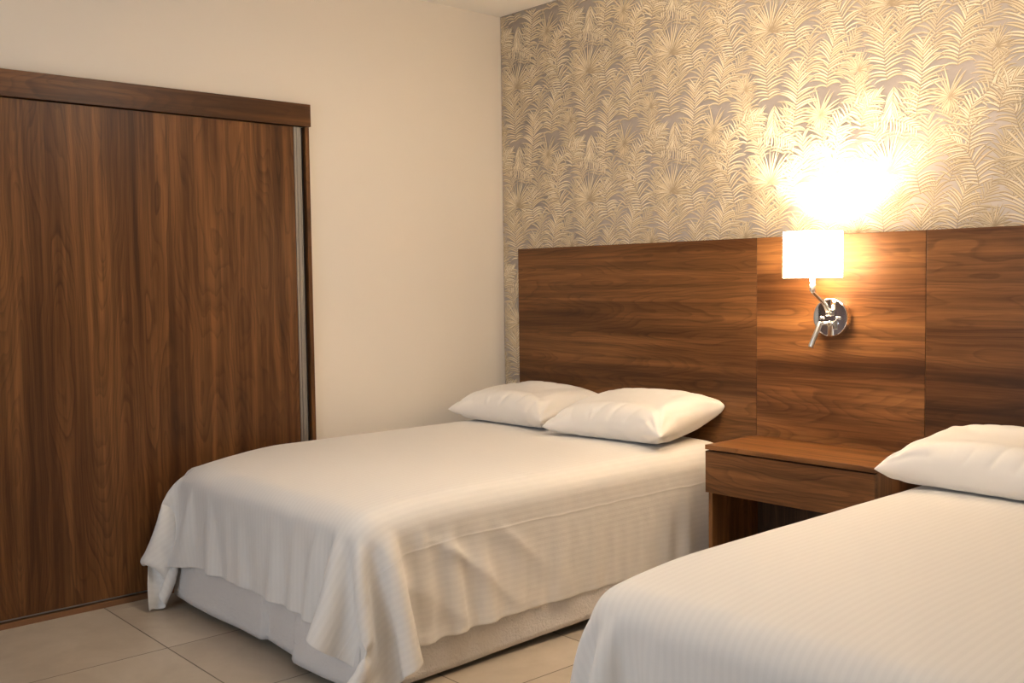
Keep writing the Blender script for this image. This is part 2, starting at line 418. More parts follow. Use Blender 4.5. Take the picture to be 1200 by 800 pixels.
fan(W(300, 582), 0.118, 36, -2.4, 5.4, 0.35, 0.0052)
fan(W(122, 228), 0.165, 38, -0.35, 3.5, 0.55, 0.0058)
def wallpaper_mesh():
    RX, RZ = 0.515, 0.610
    V, Fc, Cc = [], [], []; nv = 0
    tv, tf, tc, td = [], [], [], []; k0 = 0
    for k, (pts, w, c) in enumerate(strips):
        d = np.gradient(pts, axis=0); d /= np.linalg.norm(d, axis=1)[:, None]+1e-9
        nr = np.stack([-d[:, 1], d[:, 0]], 1)*w[:, None]*0.5
        n = len(pts); dep = 0.00020+0.0016*k/len(strips)
        vv = np.empty((2*n, 3)); vv[0::2, 0] = pts[:, 0]+nr[:, 0]; vv[0::2, 2] = pts[:, 1]+nr[:, 1]
        vv[1::2, 0] = pts[:, 0]-nr[:, 0]; vv[1::2, 2] = pts[:, 1]-nr[:, 1]; vv[:, 1] = -dep
        i = np.arange(n-1)*2+k0
        tf.append(np.stack([i, i+1, i+3, i+2], 1)); tv.append(vv); tc.append(np.full(n-1, c)); k0 += 2*n
    tv = np.concatenate(tv); tf = np.concatenate(tf); tc = np.concatenate(tc)
    for a in range(-3, 10):
        for b in range(-4, 3):
            v = tv.copy(); v[:, 0] += a*RX; v[:, 2] += b*RZ
            q = v[tf]; cx = q[:, :, 0]; cz = q[:, :, 2]
            ok = (cx.min(1) > 0.001) & (cx.max(1) < ROOM_X-0.001) & (cz.min(1) > 0.45) & (cz.max(1) < ROOM_H-0.001)
            if not ok.any(): continue
            V.append(v); Fc.append(tf[ok]+nv); Cc.append(tc[ok]); nv += len(v)
    box_v = np.array([(0,0,0),(ROOM_X,0,0),(ROOM_X,T,0),(0,T,0),(0,0,ROOM_H),(ROOM_X,0,ROOM_H),(ROOM_X,T,ROOM_H),(0,T,ROOM_H)], float)
    box_f = np.array([(0,3,2,1),(4,5,6,7),(0,1,5,4),(1,2,6,5),(2,3,7,6),(3,0,4,7)])+nv
    V.append(box_v); Fc.append(box_f); Cc.append(np.zeros(6, int))
    V = np.concatenate(V); Fc = np.concatenate(Fc); Cc = np.concatenate(Cc)
    used = np.zeros(len(V), bool); used[Fc] = True; idx = np.cumsum(used)-1; V = V[used]; Fc = idx[Fc]
    me = bpy.data.meshes.new('wall_back')
    me.vertices.add(len(V)); me.vertices.foreach_set('co', V.ravel())
    me.loops.add(Fc.size); me.loops.foreach_set('vertex_index', Fc.ravel().astype(np.int32))
    me.polygons.add(len(Fc)); me.polygons.foreach_set('loop_start', (np.arange(len(Fc))*4).astype(np.int32))
    me.polygons.foreach_set('material_index', Cc.astype(np.int32))
    me.update(calc_edges=True)
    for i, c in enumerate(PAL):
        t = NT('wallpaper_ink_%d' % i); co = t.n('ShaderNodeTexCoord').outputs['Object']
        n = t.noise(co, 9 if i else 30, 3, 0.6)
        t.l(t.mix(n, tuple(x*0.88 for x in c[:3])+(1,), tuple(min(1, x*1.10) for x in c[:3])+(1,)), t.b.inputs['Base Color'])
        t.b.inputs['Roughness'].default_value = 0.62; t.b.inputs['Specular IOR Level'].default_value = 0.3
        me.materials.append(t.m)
    o = bpy.data.objects.new('wall_back', me); link(o); tag(o, kind='structure')
wallpaper_mesh()

# ------------------------------------------------------------------ wardrobe
wr = empty('wardrobe', (0, -1.20, 0), 'built-in walnut wardrobe with vertical grain sliding door and aluminium edge, in the cream wall', 'wardrobe')
HX = 0.036
bm = bmesh.new(); box(bm, 0.002, HX, CL_Y0-0.02, -1.171, 1.983, 2.082); finish('header_panel', bm, M['wood_hy'], wr, bevel=0.001)
bm = bmesh.new(); box(bm, -0.60, 0.028, -1.196, -1.1765, 0.0, 1.982); finish('side_panel', bm, M['wood_v'], wr, bevel=0.001)
bm = bmesh.new(); box(bm, -0.60, 0.028, CL_Y0+0.001, CL_Y0+0.02, 0.0, 1.982); finish('side_panel', bm, M['wood_v'], wr, bevel=0.001)
bm = bmesh.new(); box(bm, -0.62, -0.60, CL_Y0, -1.176, 0.0, 2.07); finish('back_panel', bm, M['wood_shaded'], wr)
bm = bmesh.new(); box(bm, -0.60, 0.001, CL_Y0+0.021, -1.197, 1.984, 2.0); finish('top_panel', bm, M['wood_shaded'], wr)
bm = bmesh.new(); box(bm, -0.07, 0.030, CL_Y0+0.021, -1.197, 0.0, 0.022); box(bm, 0.0, 0.003, CL_Y0+0.021, -1.197, 0.022, 0.026)
finish('bottom_track', bm, M['edge'], wr, bevel=0.001)
def sliding_door(y0, y1, x0, x1):
    bm = bmesh.new(); box(bm, x0, x1, y0+0.034, y1-0.036, 0.030, 1.979)
    d = finish('sliding_door', bm, M['wood_v'], wr, bevel=0.001)
    for ya, yb, s in ((y1-0.036, y1, 1), (y0, y0+0.034, -1)):
        bm = bmesh.new()
        # pale lip next to the panel, two shallow flutes, outer lip
        seg = [(0.0, 0.006, 0.004), (0.006, 0.014, 0.0), (0.014, 0.017, 0.0025), (0.017, 0.031, 0.0005), (0.031, 0.036, 0.003)]
        for a, b, h in seg:
            p, q = (ya+a, ya+b) if s > 0 else (yb-b, yb-a)
            box(bm, x0, x1+h, p, min(q, yb), 0.030, 1.979)
        finish('edge_profile', bm, M['alu'], d, bevel=0.0006)
    bm = bmesh.new(); box(bm, x1, x1+0.0025, y0+0.04, y1-0.04, 0.028, 0.033)
    finish('bottom_rail', bm, M['alu'], d)
sliding_door(-2.72, -1.216, 0.002, 0.020)
sliding_door(-3.97, -2.66, -0.040, -0.022)
bm = bmesh.new(); box(bm, -0.02, 0.004, -1.2155, -1.1965, 0.03, 1.979); finish('gap_shade_strip', bm, M['black_gap'], wr)  # dark strip standing in for the shade between door edge and side panel
bm = bmesh.new(); tube(bm, [(0.022, -1.955, 0.058), (0.040, -1.955, 0.058)], [0.006, 0.006], 12); tube(bm, [(0.036, -1.955, 0.058), (0.041, -1.95, 0.066)], 0.004, 10)
finish('floor_stop', bm, M['satin'], wr, smooth=True)

# ------------------------------------------------------------------ headboard (three wall panels)
HY, HZ0, HZ1 = -0.060, 0.30, 1.442
def headboard_one(x0, x1, mat, label):
    bm = bmesh.new(); box(bm, x0, x1, HY, -0.0025, HZ0, HZ1)
    e = finish('headboard_panel', bm, mat, None, bevel=0.0012)
    return tag(e, label, 'headboard', 'walnut headboard panels along the wallpapered wall')
headboard_one(0.183, 1.6415, M['wood_hx'], 'wide walnut headboard panel behind the bed nearest the wardrobe')
headboard_one(1.6435, 2.3600, M['wood_hx_lit'], 'narrow walnut headboard panel that carries the lit wall lamp')
headboard_one(2.3620, 3.86, wood('walnut_along_x_c', 0, 14.2), 'walnut headboard panel at the right edge behind the nearer bed')

# ------------------------------------------------------------------ bedside table
ns = empty('bedside_table', (2.0, -0.22, 0), 'low walnut bedside table with one wide drawer between the two beds', 'bedside table')
NX0, NX1, NY, NZ = 1.642, 2.358, -0.400, 0.632
bm = bmesh.new(); box(bm, NX0, NX1, NY, HY-0.001, NZ-0.018, NZ); finish('table_top', bm, M['wood_hx_lit'], ns, bevel=0.001)
bm = bmesh.new(); box(bm, NX0+0.001, NX1-0.001, NY+0.001, NY+0.019, 0.445, NZ-0.024)
dr = finish('drawer', bm, M['wood_hx'], ns, bevel=0.001)
bm = bmesh.new()
box(bm, NX0+0.025, NX0+0.037, NY+0.020, -0.09, 0.46, 0.585); box(bm, NX1-0.037, NX1-0.025, NY+0.020, -0.09, 0.46, 0.585)
box(bm, NX0+0.037, NX1-0.037, -0.102, -0.09, 0.46, 0.585); box(bm, NX0+0.037, NX1-0.037, NY+0.020, -0.102, 0.46, 0.468)
finish('drawer_box', bm, M['wood_shaded'], dr)
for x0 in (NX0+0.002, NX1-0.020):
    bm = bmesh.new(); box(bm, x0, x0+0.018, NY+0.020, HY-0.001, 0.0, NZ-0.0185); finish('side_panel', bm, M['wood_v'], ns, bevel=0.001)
bm = bmesh.new(); box(bm, NX0+0.021, NX1-0.021, -0.080, HY-0.001, 0.0, NZ-0.0185); finish('back_panel', bm, M['wood_shaded'], ns)
bm = bmesh.new(); box(bm, NX0+0.021, NX1-0.021, NY+0.04, -0.081, 0.06, 0.078); finish('shelf', bm, M['wood_shaded'], ns)

# ------------------------------------------------------------------ cloth solver
def relax(P, pairs, rests, stiff):
    for (sa, sb), r, k in zip(pairs, rests, stiff):
        A, B = P[sa], P[sb]
        d = B-A; L = np.sqrt((d*d).sum(-1))+1e-9
        c = (0.5*k*(L-r)/L)[..., None]*d
        P[sa] = A+c; P[sb] = B-c
def grid_pairs(ny, nx, h):
    S = slice; pairs = []; rests = []; st = []
    def add(a, b, r, k): pairs.append((a, b)); rests.append(r); st.append(k)
    for s in (0, 1):
        n = (ny-s)//2; add((S(s, s+2*n, 2), S(None)), (S(s+1, s+2*n, 2), S(None)), h, 1.0)
        n = (nx-s)//2; add((S(None), S(s, s+2*n, 2)), (S(None), S(s+1, s+2*n, 2)), h, 1.0)
    D = h*math.sqrt(2)
    for s in (0, 1):
        n = (ny-s)//2
        add((S(s, s+2*n, 2), S(0, nx-1)), (S(s+1, s+2*n, 2), S(1, nx)), D, 0.35)
        add((S(s, s+2*n, 2), S(1, nx)), (S(s+1, s+2*n, 2), S(0, nx-1)), D, 0.35)
    for q in range(4):
        n = (ny-q-2+3)//4
        if n > 0: add((S(q, q+4*(n-1)+1, 4), S(None)), (S(q+2, q+2+4*(n-1)+1, 4), S(None)), 2*h, 0.22)
        n = (nx-q-2+3)//4
        if n > 0: add((S(None), S(q, q+4*(n-1)+1, 4)), (S(None), S(q+2, q+2+4*(n-1)+1, 4)), 2*h, 0.22)
    return pairs, rests, st

# mattress and box of the first bed (the second is its mirror image)
BX0, BX1, BY0, BY1, BZ = 0.165, 1.515, -1.915, -0.065, 0.588
def bed_push(P, Q):
    """push cloth points P out of the bed, walls, table and floor; Q = previous positions (for friction)"""
    r = 0.085
    c = np.array([(BX0+BX1)/2, (BY0+BY1)/2, BZ/2-0.2]); hs = np.array([(BX1-BX0)/2, (BY1-BY0)/2, BZ/2+0.2])+0.010
    crown = 0.030*np.clip((-1.50-P[..., 1])/0.40, 0, 1)**2 + 0.012*np.clip((P[..., 0]-1.30)/0.2, 0, 1)**2
    crown = crown + 0.055*np.clip((0.42-P[..., 0])/0.27, 0, 1)**2*np.clip((-1.50-P[..., 1])/0.38, 0, 1)
    X = P.copy(); X[..., 2] += crown
    q = np.abs(X-c)-(hs-r); qm = np.maximum(q, 0); L = np.sqrt((qm**2).sum(-1))
    inside = np.minimum(q.max(-1), 0)+L-r
    hit = inside < 0
    g = np.where((L > 1e-6)[..., None], qm/(L[..., None]+1e-9), 0)
    ax = q.argmax(-1); e = np.eye(3)[ax]; g = np.where((L > 1e-6)[..., None], g, e)
    g = g*np.sign(X-c)
    P[hit] += (-inside[..., None]*g)[hit]
    fr = hit[..., None]*0.75
    P -= fr*(P-Q)*np.array([1, 1, 0.4])*0.8
    # wall / wardrobe front on the left
    lim = np.where(P[..., 1] < -1.15, 0.048, 0.012); P[..., 0] = np.maximum(P[..., 0], lim)
    P[..., 1] = np.minimum(P[..., 1], HY-0.006)
    # bedside table side
    n_ = (P[..., 1] > NY-0.006) & (P[..., 0] > NX0-0.008) & (P[..., 2] < NZ); P[..., 0][n_] = NX0-0.008
    P[..., 2] = np.maximum(P[..., 2], 0.006)
def make_sheet():
    h = 0.0235
    u0, u1 = BX0-0.400, BX1+0.412; v0, v1 = BY0-0.350, -0.070
    nx = int((u1-u0)/h)+1; ny = int((v1-v0)/h)+1
    U = u0+h*np.arange(nx); Vv = v1-h*np.arange(ny)[::-1]
    G = np.stack(np.meshgrid(U, Vv), -1)                      # ny,nx,2
    P = np.zeros((ny, nx, 3)); u, v = G[..., 0], G[..., 1]
    dl = np.maximum(BX0-u, 0); dr_ = np.maximum(u-BX1, 0); df = np.maximum(BY0-v, 0)
    dx_ = np.maximum(dl, dr_); rr = np.hypot(dx_, df); phi = np.arctan2(df, dx_+1e-9)
    al = np.where((dx_ > 0) & (df > 0), np.minimum(phi, PI/2-phi), 0.0)+0.06      # angle out of the vertical
    right = u > BX1
    ox = np.where(df <= 0, np.where(right, 1.0, -1.0), np.where(dx_ <= 0, 0.0, np.where(right, 0.62, -0.25)))
    oy = np.where(df <= 0, 0.0, np.where(dx_ <= 0, -1.0, np.where(right, -0.78, -0.97)))
    P[..., 0] = np.clip(u, BX0-0.01, BX1+0.01)*(rr <= 0)+np.clip(u, BX0-0.012, BX1+0.012)*(rr > 0)+ox*np.sin(al)*rr
    P[..., 1] = np.maximum(v, BY0-0.012)+oy*np.sin(al)*rr
    P[..., 2] = BZ+0.012-np.cos(al)*rr
    # far corner: a fold pressed forward by the wardrobe, its tip hanging behind the hem
    L_ = (dl > 0) & (df > 0); pd = np.degrees(phi)
    th = np.radians(np.interp(pd, [0, 20, 45, 70, 90], [0, 12, 4, -15, 0])); yo = np.interp(pd, [0, 20, 45, 70, 90], [0.05, 0.10, 0.15, 0.26, 0.06])
    P[..., 0] = np.where(L_, BX0-0.005+np.sin(th)*rr, P[..., 0])
    P[..., 1] = np.where(L_, BY0-0.012-yo*rr, P[..., 1])
    P[..., 2] = np.where(L_, BZ+0.012-np.sqrt(np.maximum(1-yo**2, 0))*np.cos(th)*rr, P[..., 2])
    P += np.random.default_rng(3).normal(0, 0.0008, P.shape)
    pairs, rests, st = grid_pairs(ny, nx, h)
    RIDGE, TIP = np.array((0.112, -2.000, 0.205)), np.array((0.235, -2.060, 0.010))
    r0, t0 = P[0, 8].copy(), P[0, 0].copy()
    prev = P.copy(); home = P.copy(); home[..., 2] = BZ+0.011
    steps = 60
    for s in range(steps):
        vel = (P-prev)*(0.985 if s < 60 else 0.92)
        np.clip(vel, -0.02, 0.02, out=vel)
        prev = P.copy()
        P = P+vel; P[..., 2] -= 5.9*(1/90)**2
        for it in range(14):
            relax(P, pairs, rests, st)
            k_ = min(1, s/20); P[0, 8] = r0+(RIDGE-r0)*k_; P[0, 0] = t0+(TIP-t0)*k_      # corner caught on the wardrobe side, tip on the tiles
            if it % 3 == 2: bed_push(P, prev)
        bed_push(P, prev)
    return P, G, h
SHEET, SG, SH = make_sheet()

def noise2(x, y, seed):
    r = np.random.default_rng(seed); out = 0
    for k in range(7):
        fx, fy, ph = r.normal(0, 1), r.normal(0, 1), r.uniform(0, 6.28); out = out+np.sin(fx*x+fy*y+ph)
    return out/7
def smooth(x): x = np.clip(x, 0, 1); return x*x*(3-2*x)
def finer(A):
    """double the grid resolution with cubic midpoints"""
    for ax in (0, 1):
        A = np.moveaxis(A, ax, 0); Q = np.concatenate([2*A[:1]-A[1:2], A, 2*A[-1:]-A[-2:-1]])
        mid = (-Q[:-3]+9*Q[1:-2]+9*Q[2:-1]-Q[3:])/16
        out = np.empty((2*len(A)-1,)+A.shape[1:]); out[0::2] = A; out[1::2] = mid
        A = np.moveaxis(out, 0, ax)
    return A
def detail(P, G, seed):
    """soft vertical drape folds and small ripples along the cloth's own normal"""
    n = np.cross(np.gradient(P, axis=1), np.gradient(P, axis=0)); n /= np.linalg.norm(n, axis=-1)[..., None]+1e-9
    u, v = G[..., 0], G[..., 1]
    foot = smooth((BY0+0.03-v)/0.25)*smooth((u-BX0+0.1)/0.2)*smooth((BX1+0.1-u)/0.2)
    side = smooth((u-BX1-0.02)/0.3)*smooth((-0.5-v)/0.6)
    a = np.sin(u*46+2.2*noise2(u*9, v*2, seed)+1.2*np.sin(u*13))*0.0024*foot*(0.55+0.45*noise2(u*5, v*0, seed+5)*2)
    zone = smooth((v+1.86)/0.12)*smooth((-0.85-v)/0.5)*smooth((u-BX1-0.05)/0.12)*smooth((BX1+0.41-u)/0.05)
    b = ((1-np.abs(np.sin(((v*0.62-u*0.85)*34+1.6*noise2(u*4, v*5, seed+1))*0.5)))**1.6-0.3)*0.020*zone*smooth(0.85+noise2(u*5, v*4, seed+7)*2)
    b = b+np.sin(v*17+2*noise2(u*3, v*6, seed+8))*0.0016*side
    c = noise2(u*26, v*26, seed+2)*0.0012
    d_ = np.sin(u*21+3*noise2(u*5, v*3, seed+6))*0.0035*foot
    return P+n*(a+b+c+d_)[..., None]
SHEET, SG = finer(SHEET), finer(SG)
def cloth_object(name, P, G, mat, parent, thick=0.0022, flip=False):
    ny, nx = P.shape[:2]; idx = np.arange(ny*nx).reshape(ny, nx)
    F_ = np.stack([idx[:-1, :-1], idx[:-1, 1:], idx[1:, 1:], idx[1:, :-1]], -1).reshape(-1, 4)
    if flip: F_ = F_[:, ::-1]
    me = bpy.data.meshes.new(name); me.from_pydata((P.reshape(-1, 3)-np.array(parent_loc(parent))).tolist(), [], F_.tolist())
    uvl = me.uv_layers.new(name='UVMap'); uvl.data.foreach_set('uv', G.reshape(-1, 2)[F_.ravel()].ravel())
    me.polygons.foreach_set('use_smooth', [True]*len(me.polygons)); me.materials.append(mat)
    o = bpy.data.objects.new(name, me); link(o, parent)
    if thick:
        s = o.modifiers.new('thickness', 'SOLIDIFY'); s.thickness = thick; s.offset = 1.0
    s = o.modifiers.new('smooth', 'SUBSURF'); s.levels = 1; s.render_levels = 1
    return o
MIRX = 3.975
MIR = lambda P: np.stack([MIRX-P[..., 0], P[..., 1], P[..., 2]], -1)
s1 = cloth_object('bed_sheet', detail(SHEET, SG, 11), SG, M['sheet'], None)
tag(s1, 'white striped top sheet draped over the bed nearest the wardrobe', 'bed sheet', 'white sheets on the two beds')
s2 = cloth_object('bed_sheet', MIR(detail(SHEET, SG, 23)), SG, M['sheet'], None, flip=True)
tag(s2, 'white striped top sheet over the nearer bed at the bottom right', 'bed sheet', 'white sheets on the two beds')

# ------------------------------------------------------------------ beds
def make_bed(mirror, label):
    tx = (lambda x: MIRX-x) if mirror else (lambda x: x)
    e = empty('bed', (tx((BX0+BX1)/2), -1.0, 0), label, 'bed', 'double beds in the room')
    def bx(bm, x0, x1, *r):
        a, b = sorted((tx(x0), tx(x1))); box(bm, a, b, *r)
    bm = bmesh.new(); bx(bm, BX0+0.006, BX1-0.006, BY0+0.006, BY1, 0.345, BZ-0.032); finish('mattress', bm, M['mattress'], e, smooth=True, bevel=0.07, seg=5)
    bm = bmesh.new(); bx(bm, BX0+0.02, BX1-0.02, BY0+0.03, BY1, 0.10, 0.34); finish('box_base', bm, M['base'], e, bevel=0.015)
    for x in (BX0+0.10, BX1-0.10):
        for y in (BY0+0.18, BY1-0.12):
            bm = bmesh.new(); bx(bm, x-0.03, x+0.03, y-0.03, y+0.03, 0.0, 0.10); finish('leg', bm, M['plastic_black'], e, bevel=0.004)
    # valance: left side, foot, right side as one run of cloth with box pleats
    segs = [((BX0+0.004, BY1-0.02), (BX0+0.004, BY0+0.012)), ((BX0+0.010, BY0+0.004), (BX1-0.010, BY0+0.004)), ((BX1-0.004, BY0+0.012), (BX1-0.004, BY1-0.02))]
    nrm = [(-1, 0), (0, -1), (1, 0)]
    bm = bmesh.new(); uvs = []
    for k, ((a, b), n) in enumerate(zip(segs, nrm)):
        a, b = np.array(a), np.array(b); L = np.hypot(*(b-a)); N = int(L/0.012); Z = 16; rows = []
        for j in range(Z+1):
            tz = j/Z; row = []
            for i in range(N+1):
                s = L*i/N; p = a+(b-a)*i/N
                w = 0.0
                if k == 1:      # box pleat on the foot
                    w -= 0.020*(smooth((s-0.70)/0.006)-smooth((s-0.93)/0.006))
                    w += 0.010*math.sin(s*7+0.5)*tz
                else: w += 0.006*math.sin(s*5+k)*tz
                w += 0.016*tz*tz + 0.0025*float(noise2(np.float64(s*30), np.float64(tz*14), 5+k))
                zb = 0.030+0.012*math.sin(s*3.1+k*2)+(0.010*smooth((s-0.93)/0.01) if k == 1 else 0)
                if k == 1: zb += 0.012*smooth((s-0.3)/0.5)-0.018*smooth((s-0.94)/0.006)
                z = 0.342+(zb-0.342)*tz
                row.append(bm.verts.new((tx(p[0]+n[0]*w), p[1]+n[1]*w, z)))
            rows.append(row)
        for r0, r1 in zip(rows, rows[1:]):
            for q in range(N): bm.faces.new([r0[q], r0[q+1], r1[q+1], r1[q]])
    o = finish('bed_skirt', bm, M['skirt'], e, smooth=True)
    s = o.modifiers.new('thickness', 'SOLIDIFY'); s.thickness = 0.002; s.offset = 0
    return e
make_bed(False, 'double bed nearest the wardrobe, white quilted valance hanging below its sheet')
make_bed(True, 'nearer double bed at the bottom right of the photo, beside the bedside table')

# ------------------------------------------------------------------ pillows
def make_pillow_shape(seed, Lx=0.73, Ly=0.50, h=0.0185, vol=1.0):
    """inflate two sewn rectangles of cloth"""
    nx = int(Lx/h)+1; ny = int(Ly/h)+1
    x = np.linspace(-Lx/2, Lx/2, nx); y = np.linspace(-Ly/2, Ly/2, ny); hx = x[1]-x[0]; hy = y[1]-y[0]
    X, Y = np.meshgrid(x, y); r = np.random.default_rng(seed)
    base = np.stack([X, Y, 0*X], -1)
    bulge = 0.03*np.cos(PI*X/Lx)*np.cos(PI*Y/Ly)
    S = np.stack([base+np.array([0, 0, 1.])*(bulge+0.003*r.normal(size=X.shape))[..., None],
                  base-np.array([0, 0, 1.])*(bulge+0.003*r.normal(size=X.shape))[..., None]], 2)  # ny,nx,2,3
    hh = (hx+hy)/2
    pairs, rests, st = grid_pairs(ny, nx, hh)
    edge = np.zeros((ny, nx), bool); edge[0] = edge[-1] = True; edge[:, 0] = edge[:, -1] = True
    S[edge] = S[edge].mean(1, keepdims=True)
    prev = S.copy(); target = Lx*Ly*0.105*vol
    for s in range(110):
        vel = (S-prev)*0.90; prev = S.copy()
        n = np.cross(np.gradient(S, axis=1), np.gradient(S, axis=0)); n[..., 0, :] *= 1; n[..., 1, :] *= -1
        volume = abs(((S[..., 0, 2]-S[..., 1, 2])*hh*hh).sum())
        k = np.clip((target-volume)/target, -0.5, 1.0)
        S = S+vel+n/(hh*hh)*0.0022*k
        for it in range(8):
            relax(S, pairs, rests, st)
            m_ = S[edge].mean(1, keepdims=True); S[edge] = m_
    return S, np.stack([X, Y], -1)
PS, PG = make_pillow_shape(5)
if PS[PS.shape[0]//2, PS.shape[1]//2, 0, 2] < PS[PS.shape[0]//2, PS.shape[1]//2, 1, 2]: PS = PS[:, :, ::-1]
PS2, _ = make_pillow_shape(12)
if PS2[PS2.shape[0]//2, PS2.shape[1]//2, 0, 2] < PS2[PS2.shape[0]//2, PS2.shape[1]//2, 1, 2]: PS2 = PS2[:, :, ::-1]

PS, PS2 = finer(PS), finer(PS2); PG = finer(PG)
def pillow(S, centre, yaw, pitch, roll, zc, label, flipx=False, seed=0):
    ny, nx = S.shape[:2]; A = S.copy()
    if flipx: A = A[:, ::-1] * np.array([-1, 1, 1])
    u, v = PG[..., 0], PG[..., 1]
    uu, vv = u/np.abs(u).max(), v/np.abs(v).max()
    soft = np.empty_like(A)
    for k, sg in ((0, 1), (1, -1)):
        soft[..., k, 0] = u*(1-0.055*(1-vv**2)); soft[..., k, 1] = v*(1-0.085*(1-uu**2))
        soft[..., k, 2] = sg*0.084*np.clip((1-uu**2)*(1-vv**2), 0, 1)**0.40*(1-0.12*uu*uu)
    A = (0.35*A+0.65*soft)*np.array([0.925, 1.0, 1.17])
    # stretch wrinkles running in from corners and long edges
    for k, sg in ((0, 1), (1, -1)):
        n = np.cross(np.gradient(A[..., k, :], axis=1), np.gradient(A[..., k, :], axis=0)); n /= np.linalg.norm(n, axis=-1)[..., None]+1e-9
        n = n*np.sign(n[ny//2, nx//2, 2])*sg
        w = noise2(u*30, v*30, seed+3)*0.0022
        front = np.exp(-(v+0.25)/0.13); back = np.exp(-(0.25-v)/0.08)
        patch = 0.35+0.65*smooth(0.5+2.5*noise2(u*8, v*3, seed+4))
        ph = u*62-(v+0.25)*30*np.sign(u+0.1)+5.0*noise2(u*7, v*6, seed)
        w = w-(1-np.abs(np.sin(ph*0.5)))**2.2*0.0150*(front*patch+0.4*back)
        for cx_, cy_ in ((-0.36, -0.245), (0.36, -0.245), (0.36, 0.245), (-0.36, 0.245)):
            dx_, dy_ = u-cx_, v-cy_; dist = np.hypot(dx_, dy_); an = np.arctan2(dy_, dx_)
            w = w+np.sin(an*13+3*noise2(dist*20, an, seed+9))*0.0085*np.exp(-dist/0.11)*smooth(dist/0.05)
        ed = np.minimum(1, np.minimum(0.37-np.abs(u), 0.245-np.abs(v))/0.03)
        A[..., k, :] += n*(w*np.clip(ed, 0, 1))[..., None]
    R = np.array(Matrix.Rotation(yaw, 3, 'Z') @ Matrix.Rotation(pitch, 3, 'X') @ Matrix.Rotation(roll, 3, 'Y'))
    B = A.reshape(-1, 3) @ R.T
    B += np.array(centre)
    # settle: the underside flattens on the bed, the back against the headboard
    lo = zc+0.002; d = B[:, 2]-lo
    B[:, 2] = np.where(d < 0.02, lo+0.02*np.exp(np.minimum(d-0.02, 0)/0.02)*1.0 if False else np.maximum(lo+0.010*np.log1p(np.exp(np.clip(d/0.010, -30, 30))), lo), B[:, 2])
    B[:, 1] = np.minimum(B[:, 1], HY-0.003)
    B[:, 0] = np.maximum(B[:, 0], 0.004)
    B = B.reshape(ny, nx, 2, 3)
    # one closed mesh, with a thin seam flange left by the shared rim
    idx = -np.ones((ny, nx, 2), int); V = []
    for j in range(ny):
        for i in range(nx):
            e_ = j in (0, ny-1) or i in (0, nx-1)
            if e_: V.append(B[j, i].mean(0)); idx[j, i] = len(V)-1
            else:
                for k in (0, 1): V.append(B[j, i, k]); idx[j, i, k] = len(V)-1
    F_ = []; UV = []
    for k in (0, 1):
        for j in range(ny-1):
            for i in range(nx-1):
                q = [idx[j, i, k], idx[j, i+1, k], idx[j+1, i+1, k], idx[j+1, i, k]]
                g = [PG[j, i], PG[j, i+1], PG[j+1, i+1], PG[j+1, i]]
                if k: q = q[::-1]; g = g[::-1]
                F_.append(q); UV += [tuple(w_) for w_ in g]
    me = bpy.data.meshes.new('pillow'); loc = Vector(centre)
    me.from_pydata([tuple(np.array(p)-np.array(loc)) for p in V], [], [list(map(int, q)) for q in F_])
    uvl = me.uv_layers.new(name='UVMap'); uvl.data.foreach_set('uv', np.array(UV).ravel())
    me.polygons.foreach_set('use_smooth', [True]*len(me.polygons)); me.materials.append(M['pillowcase'])
    o = bpy.data.objects.new('pillow', me); link(o); o.location = loc
    s = o.modifiers.new('smooth', 'SUBSURF'); s.levels = 1; s.render_levels = 1
    return tag(o, label, 'pillow', 'white pillows against the headboard')
ZT = BZ+0.014
pillow(PS, (0.485, -0.27, ZT+0.078), 0.02, 0.10, 0.0, ZT, 'white pillow nearest the cream wall, half behind another pillow', seed=1)
pillow(PS2, (1.170, -0.285, ZT+0.088), 0.05, 0.17, -0.03, ZT, 'white pillow on the farther bed, next to the bedside table', seed=7)
pillow(PS, (2.76, -0.30, ZT+0.08), -0.05, 0.12, 0.0, ZT, 'white pillow on the nearer bed, cut off by the right edge', flipx=True, seed=9)

# ------------------------------------------------------------------ wall lamp
lx, lz = 2.000, 1.125
lamp = empty('wall_lamp', (lx, HY, lz), 'lit chrome wall lamp with white drum shade and small reading arm, fixed to the headboard', 'wall lamp')
def lathe_y(bm, cx, cz, prof, n=48):
    """revolve (radius, y) profile about a line along y through cx, cz"""
    rings = []
    for r, y in prof:
        if r < 1e-6: rings.append([bm.verts.new((cx, y, cz))])
        else: rings.append([bm.verts.new((cx+r*math.cos(2*PI*k/n), y, cz+r*math.sin(2*PI*k/n))) for k in range(n)])
    for a, b in zip(rings, rings[1:]):
        for k in range(n):
            k2 = (k+1) % n
            if len(a) == 1: bm.faces.new([a[0], b[k], b[k2]])
            elif len(b) == 1: bm.faces.new([a[k], a[k2], b[0]])
            else: bm.faces.new([a[k], a[k2], b[k2], b[k]])
bm = bmesh.new()
lathe_y(bm, lx, lz, [(0.0, HY-0.001), (0.073, HY-0.001), (0.0735, HY-0.004), (0.0735, HY-0.030), (0.0725, HY-0.034), (0.070, HY-0.0355), (0.066, HY-0.035), (0.0, HY-0.035)])
plate = [finish('wall_plate', bm, M['chrome'], lamp, smooth=True)]
PY = HY-0.035
em = plate[0].modifiers.new('crisp', 'EDGE_SPLIT'); em.split_angle = math.radians(35)
# fixing screws / knobs
for sx in (-0.034, 0.034):
    bm = bmesh.new(); tube(bm, [(lx+sx, PY+0.001, lz-0.002), (lx+sx, PY-0.004, lz-0.002), (lx+sx, PY-0.010, lz-0.002), (lx+sx, PY-0.012, lz-0.002)], [0.0045, 0.0045, 0.007, 0.004], 14)
    finish('fixing_knob', bm, M['chrome'], lamp, smooth=True)
